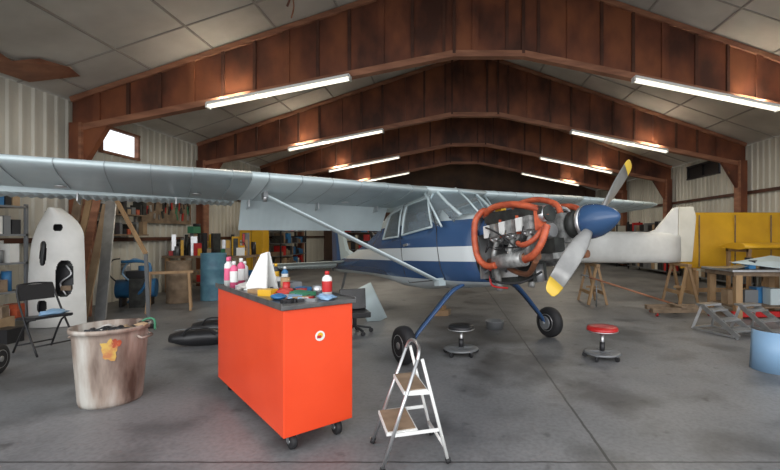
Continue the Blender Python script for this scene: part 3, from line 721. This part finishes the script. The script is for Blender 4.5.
b.obj('supply_shelf',(XL+.3,9.45,0))
def barrel(name,x,y,r,h_,m):
    b=MB();b.lathe([(0,0),(r,0),(r*1.02,.01),(r,.03),(r,h_*.32),(r*1.03,h_*.34),(r,h_*.36),(r,h_*.65),(r*1.03,h_*.67),(r,h_*.69),(r,h_-.02),(r*1.02,h_),(r*.97,h_),(r*.96,h_-.03),(0,h_-.03)],m,n=30);b.cyl((r*.5,0,h_-.03),(r*.5,0,h_-.005),.03,'grey');b.obj(name,(x,y,0))
barrel('blue_drum',-5.45,10.0,.27,1.08,'bbarrel');barrel('fibre_drum',-6.0,9.6,.25,.92,'oldwood')
b=MB();b.box((0,0,.76),(.8,.09,.05),'pine')
for x in (-.32,.32):
    for s_ in (-1,1): b.beam((x,s_*.03,.76),(x*1.12,s_*.24,0.01),.04,.04,'pine')
    b.beam((x*1.05,-.15,.3),(x*1.05,.15,.3),.03,.05,'pine')
b.obj('sawhorse',(-5.5,8.5,0),(0,0,.5))
wb=empty('workbench',(-6.35,11.6,0))
b=MB();b.box((0,0,.93),(2.2,.8,.06),'oldwood')
for x in (-1.0,1.0):
    for y in (-.33,.33): b.box((x,y,.45),(.09,.09,.9),'pine')
b.box((0,0,.25),(2.0,.7,.03),'oldwood');b.obj('bench',parent=wb)
b=MB();rn=random.Random(11)
for i in range(70):
    x=rn.uniform(-.93,1);y=rn.uniform(-.3,.3);hh=rn.uniform(.08,.6)
    m_=rn.choice(['dark','red','grey','tan','blue','green','wplast','yellow','enged','enged','dark','alu'])
    if i%3: b.box((x,y,.96+hh/2),(rn.uniform(.05,.2),rn.uniform(.05,.2),hh),m_,(0,0,rn.uniform(0,1)))
    else: b.cyl((x,y,.96),(x,y,.96+hh),rn.uniform(.03,.07),m_)
for i in range(14):
    x=rn.uniform(-.95,.95);hh=rn.uniform(.15,.3);b.box((x,rn.uniform(-.25,.25),.265+hh/2),(.2,.2,hh),rn.choice(['tan','dark','grey','blue','red']))
b.obj('bench_clutter',parent=wb)
b=MB();b.box((0,0,.02),(.3,.24,.04),'enged');b.cyl((0,0,.04),(0,.0,.75),.03,'alu');b.box((0,-.06,.68),(.16,.34,.18),'green');b.cyl((0,-.16,.4),(0,-.16,.6),.02,'alu');b.box((0,-.1,.32),(.2,.2,.02),'enged');b.cyl((0,.06,.77),(0,.06,.85),.09,'dark')
b.obj('drill_press',(-.55,.15,.96),parent=wb)
b=MB();b.box((0,0,.06),(.3,.15,.12),'yellow');b.cyl((-.1,0,.18),(.12,0,.18),.08,'yellow');b.tube([(-.12,0,.2),(-.05,0,.34),(.1,0,.33),(.15,0,.2)],.012,'dark');b.obj('portable_generator',(.8,-.1,.96),parent=wb)
b=MB();b.box((0,0,0),(.03,2.0,.9),'oldwood')
for i in range(40):
    y=rn.uniform(-.95,.95);z=rn.uniform(-.3,.33);b.box((.02,y,z),(.02,rn.uniform(.02,.09),rn.uniform(.12,.24)),rn.choice(['red','grey','dark','alu','green','enged','dark']),(rn.uniform(-.3,.3),0,0))
b.obj('tool_pegboard',(XL+.13,11.4,2.25))
b=MB();b.box((0,0,1.0),(.8,.5,2.0),'yellow');b.box((0,-.255,1.0),(.01,.01,1.9),'dark')
for x in (-.2,.2): b.box((x,-.256,1.02),(.36,.012,1.88),'yellow');b.box((x*.3,-.27,1.05),(.02,.02,.14),'grey')
b.obj('yellow_storage_cabinet',(-6.75,15,0),bevel=.01)
def rack(name,x,y,w_,h_,seed,rz=0):
    b=MB();rn=random.Random(seed)
    for sx in (-1,1):
        for sy in (-1,1): b.box((sx*w_/2,sy*.25,h_/2),(.05,.05,h_),'dark')
    z=.15
    while z<h_:
        b.box((0,0,z),(w_+.05,.55,.03),'grey');xx=-w_/2+.05
        while xx<w_/2-.25:
            a=rn.uniform(.15,.4);q_=rn.uniform(.15,.42);b.box((xx+a/2,0,z+.016+q_/2),(a*.9,.4,q_),rn.choice(['tan','dark','grey','enged','oldwood','blue','cream','dark','red']));xx+=a
        z+=.5
    b.obj(name,(x,y,0),(0,0,rz))
rack('parts_rack',-4.4,25,3.2,2.1,1);rack('parts_rack',0.2,25.2,3.0,2.3,2);rack('parts_rack',4.4,25.1,3.2,2.0,3);rack('parts_rack',-6.9,18.6,3,2.0,4,R(90));rack('parts_rack',8.3,17.5,3.4,2.1,5,R(90));rack('parts_rack',8.3,22,3,2.1,6,R(90));rack('parts_rack',8.3,13.3,2.6,1.9,8,R(90))
p2=empty('parked_airplane',(-1.9,17.5,0),(0,0,R(-120)))
b=MB();rings2=[]
for x,w_,z0,z1 in ((1.6,.2,.95,1.35),(1.4,.38,.8,1.5),(.5,.5,.7,1.6),(.2,.52,.7,2.0),(-.8,.52,.7,2.05),(-1.6,.42,.8,1.75),(-4.6,.08,1.1,1.35)):
    rings2.append([(x,w_*math.cos(a),(z0+z1)/2+(z1-z0)/2*math.sin(a)) for a in [2*math.pi*k/20 for k in range(20)]])
b.loft(rings2,'white',True,True,lambda c,n:M['enged'] if (.1<c.x<.5 and c.z>1.55) else None);b.obj('fuselage',parent=p2)
b=MB()
rr=[foil(.1,1.5,1.98,y) for y in (-4.6,0,4.6)];b.loft(rr,'white',True)
fin(b,[(-3.8,-4.8,1.25),(-4.4,-4.9,2.1)],.05,'white');b.box((-4.3,0,1.25),(.7,2.4,.04),'white')
for s_ in (-1,1):
    b.beam((.3,s_*.35,.8),(.3,s_*1.0,.2),.1,.03,'white');wheel(b,Vector((.3,s_*1.08,.2)),.2,.13);b.beam((-.1,s_*.45,.85),(-.4,s_*2.4,1.93),.08,.03,'white')
wheel(b,Vector((1.3,0,.18)),.18,.12);b.beam((1.3,.08,.2),(1.3,.03,.95),.04,.04,'grey');b.lathe([(.0,1.8),(.08,1.74),(.16,1.6)],'red',(0,0,1.15),'X');b.box((1.66,0,1.15),(.02,.12,1.8),'dark',(R(25),0,0))
b.obj('wing_tail_and_gear',parent=p2)

b=MB();b.box((0,0,.30),(.42,.36,.08),'blackv');b.box((0,.18,.5),(.4,.06,.32),'blackv',(R(-10),0,0));b.cyl((0,0,.1),(0,0,.28),.03,'dark')
for k in range(5):
    a=k*1.257;b.beam((0,0,.12),(.25*math.cos(a),.25*math.sin(a),.07),.04,.03,'dark');b.cyl((.25*math.cos(a),.25*math.sin(a)-.015,.035),(.25*math.cos(a),.25*math.sin(a)+.015,.035),.035,'black')
b.obj('shop_chair',(-1.42,6.55,0),(0,0,.4),bevel=.01)
b=MB();rings2=[]
for k in range(9):
    t_=k/8;a=(t_-.5)*1.2;rings2.append([(.3*math.sin(a),.1*math.cos(a)+d_,z) for d_,z in ((0,0),(0,.68),(.008,.68),(.008,0))])
b.loft(rings2,'wing',True);b.obj('cowling_panel',(-1.2,7.4,.0),(R(-8),R(-25),.2))

# ------------------------------------------------------------ right side
tl=empty('airplane_tail_section',(4.15,9.55,0))
b=MB();rings2=[]
for x,w_,z0,z1 in ((-1.3,.28,.88,1.58),(-.6,.24,.88,1.58),(0.1,.19,.88,1.57),(.7,.12,.88,1.55),(1.0,.05,.89,1.5)):
    rings2.append([(x,w_*math.copysign(abs(math.cos(a))**.6,math.cos(a)),(z0+z1)/2+(z1-z0)/2*math.copysign(abs(math.sin(a))**.6,math.sin(a))) for a in [2*math.pi*k/20 for k in range(20)]])
b.loft(rings2,'white',True,True);b.obj('rear_fuselage',parent=tl)
b=MB()
prof=[(.15,1.5),(.45,1.62),(.85,2.1),(.95,2.12),(.93,.9),(.6,.92)]
b.poly([(x,-.05,z) for x,z in prof],(0,.1,0),'white');b.poly([(.97,-.03,2.12),(1.3,-.02,2.13),(1.36,-.02,1.9),(1.27,-.02,.90),(.94,-.03,.90)],(0,.05,0),'cream')
b.obj('fin_and_rudder',parent=tl,bevel=.02)
def trestle(x,y,h_,w_,rz=0,m='pine'):
    b=MB();b.box((0,0,h_-.03),(.08,w_,.06),m)
    for sx in (-1,1):
        for sy in (-1,1): b.beam((sx*.02,sy*w_*.4,h_-.05),(sx*.2,sy*w_*.45,.005),.05,.05,m)
        b.beam((sx*.14,-w_*.43,.25),(sx*.14,w_*.43,.25),.03,.07,m)
    b.box((0,0,.35),(.26,.03,.05),m);b.obj('trestle',(x,y,0),(0,0,rz))
trestle(5.15,9.55,.875,.8);trestle(3.2,9.55,.875,.8)
yw=empty('yellow_wing_on_cradle')
b=MB();rings2=[]
for x in [5.9+.35*k for k in range(9)]:
    r_=foil(.0,1.45,0,0,th=.13);rings2.append([(x,10.9-q_[2]*1.0,.65+(-q_[0])*.98) for q_ in r_])
b.loft(rings2,'yellow',True)
for x in (6.3,7.2,8.1): b.box((x,10.78,1.35),(.03,.01,1.3),'oldwood')
b.obj('wing_panel',parent=yw)
b=MB()
for x in (6.2,8.2): b.box((x,10.95,.3),(.08,.5,.6),'pine');b.box((x,10.95,.64),(.1,.3,.06),'pine');b.box((x,11.16,1.0),(.08,.06,1.4),'pine')
b.box((7.2,10.95,.1),(2.0,.08,.1),'pine');b.obj('cradle',parent=yw)
yf=empty('yellow_flap_on_stand')
b=MB();rings2=[]
for x in [6.6+.35*k for k in range(6)]:
    r_=foil(0,1.1,0,0,th=.16);rings2.append([(x,9.55-q_[0]*.85,1.22+q_[2]) for q_ in r_])
b.loft(rings2,'yellow',True);b.obj('flap',parent=yf)
b=MB()
for x in (6.75,8.2):
    for y in (9.65,10.35): b.beam((x,y,1.2),(x,y,0),.07,.07,'pine')
    b.beam((x,9.6,1.15),(x,10.4,1.15),.07,.07,'pine')
b.obj('stand',parent=yf)
wb2=empty('sheet_metal_workbench',(6.35,8.1,0))
b=MB();b.box((0,0,.86),(2.6,.95,.04),'alu');b.box((0,0,.80),(2.5,.85,.08),'oldwood')
for x in (-1.15,0.0,1.15):
    for y in (-.38,.38): b.box((x,y,.39),(.12,.1,.78),'pine')
b.box((0,0,.2),(2.4,.8,.03),'oldwood');b.box((0,-.38,.08),(2.5,.08,.1),'red');b.obj('table',parent=wb2,bevel=.004)
b=MB();rn=random.Random(21)
for i in range(9):
    x=rn.uniform(-1.0,1.0);b.box((x,rn.uniform(-.3,.3),.885+i*.012),(rn.uniform(.4,.9),rn.uniform(.2,.5),.008),rn.choice(['lblue','alu','wing','blue','tan','alu']),(rn.uniform(-.1,.1),rn.uniform(-.1,.1),rn.uniform(-.5,.5)))
for i in range(16):
    hh=rn.uniform(.05,.2);b.box((rn.uniform(-1.1,1.1),rn.uniform(-.35,.35),.99+hh/2-.1),(rn.uniform(.08,.2),.1,hh),rn.choice(['dark','blue','wplast','grey','red','tan']),(0,0,rn.uniform(0,3)))
for i in range(10):
    hh=rn.uniform(.1,.3);b.box((rn.uniform(-1.05,1.05),rn.uniform(-.3,.3),.215+hh/2),(.25,.2,hh),rn.choice(['tan','dark','grey','wing','blue']))
b.poly([(-1.2,-.3,1.0),(-.4,-.45,.9),(.2,-.3,1.02),(-.2,.1,1.1)],(0,0,.01),'wing')
b.obj('sheet_scraps_and_tools',parent=wb2)
b=MB();b.beam((-.6,0,.11),(.6,.0,.11),.1,.08,'oldwood');b.beam((-.5,.4,.11),(.5,.4,.11),.1,.08,'oldwood');b.beam((0,-.05,.15),(0,.45,.15),.1,.05,'oldwood')
for x in (-.5,.5): b.cyl((x-.015,0,.035),(x+.015,0,.035),.035,'red');b.box((x,0,.06),(.05,.03,.05),'grey');b.cyl((x*.8-.015,.4,.035),(x*.8+.015,.4,.035),.035,'red');b.box((x*.8,.4,.06),(.05,.03,.05),'grey')
b.obj('wooden_dolly',(4.35,7.95,0),(0,0,.05))
b=MB();b.cyl((0,0,.06),(-1.75,.25,.62),.02,'woodl');b.cyl((0,-.12,.05),(0,.12,.05),.015,'grey')
for y in (-.12,.12): b.cyl((-.0,y-.02,.05),(0,y+.02,.05),.05,'black')
b.tube([(-1.75,.25,.62),(-1.85,.2,.66),(-1.9,.3,.66)],.015,'grey');b.cyl((-1.6,.23,.57),(-1.6,.23,0.0),.015,'grey');b.obj('tow_bar',(4.7,8.75,0))
# small folded aluminium step ladders lying against each other
def stepl(x,y,rz):
    b=MB()
    for s_ in (-1,1):
        b.beam((s_*.19,-.32,.03),(s_*.15,.30,.40),.03,.07,'alu');b.beam((s_*.21,.42,.02),(s_*.15,.30,.40),.02,.04,'alu');b.beam((s_*.2,-.25,.03),(s_*.21,.42,.03),.015,.03,'alu')
    for k in range(3):
        t_=.15+.32*k;b.box((0,-.32+.62*t_,.055+.37*t_),(.36-.02*k,.13,.025),'alu',(R(4),0,0))
    b.box((0,.31,.41),(.36,.16,.03),'alu');b.beam((-.2,.42,.04),(.2,.42,.04),.03,.03,'alu')
    b.obj('aluminium_step_ladder',(x,y,0),(0,0,rz))
stepl(4.22,6.5,.35);stepl(4.78,6.45,.25)
b=MB();rings2=[]
for k in range(13):
    a=R(150)+math.pi*(k/12)*.9;rings2.append([((.26-d_)*math.cos(a),(.26-d_)*math.sin(a),z_) for z_,d_ in ((0,0),(.44,0.02),(.44,.026),(0,.006))])
b.loft(rings2,'lblue',True);b.obj('blue_cowling_half',(3.68,4.82,0),(0,0,.2))
b=MB();b.box((0,0,.05),(.3,.1,.1),'pine',(0,0,.2));b.box((.05,.14,.05),(.3,.1,.1),'oldwood');b.box((0.02,.07,.13),(.28,.1,.06),'pine',(0,0,1.2));b.obj('wheel_chock',(-.15,8.0,0))
b=MB();b.lathe([(0,0),(.13,0),(.15,.12),(.155,.13),(.145,.13),(.125,.02),(0,.02)],'grey',n=24);b.obj('drain_pan',(.75,6.9,0))
b=MB();b.tube([(0,0,.5),(.02,.02,.3),(.0,.05,.1),(.03,.03,-.1),(0,.0,-.3)],.012,'woodl');b.tube([(0,0,.5),(-.05,.02,.3),(-.02,.0,.05),(-.08,.03,-.1)],.018,'wood');b.box((0,.0,.5),(.08,.08,.06),'grey');b.obj('hanging_rope',(-2.55,7.0,zt(-2.55)-.5))

# ------------------------------------------------------------ light & camera
W=bpy.data.worlds.new('sky');S.world=W;W.use_nodes=True
bg=W.node_tree.nodes['Background'];bg.inputs[0].default_value=(.93,.96,1,1);bg.inputs[1].default_value=1.55
l=bpy.data.lights.new('door_daylight','AREA');l.shape='RECTANGLE';l.size=15;l.size_y=4;l.energy=430;l.color=(1,.98,.96)
o=bpy.data.objects.new('door_daylight',l);S.collection.objects.link(o);o.location=(.7,-2.5,3.2);o.rotation_euler=(R(88),0,0)
cam=bpy.data.cameras.new('camera');cam.sensor_width=36;cam.lens=430/780*36;cam.shift_x=-(448-390)/780;cam.clip_start=.05
co=bpy.data.objects.new('camera',cam);S.collection.objects.link(co);co.location=(0,0,1.5);co.rotation_euler=(R(90),0,0);S.camera=co
S.view_settings.view_transform='Standard';S.view_settings.look='None';S.view_settings.exposure=0
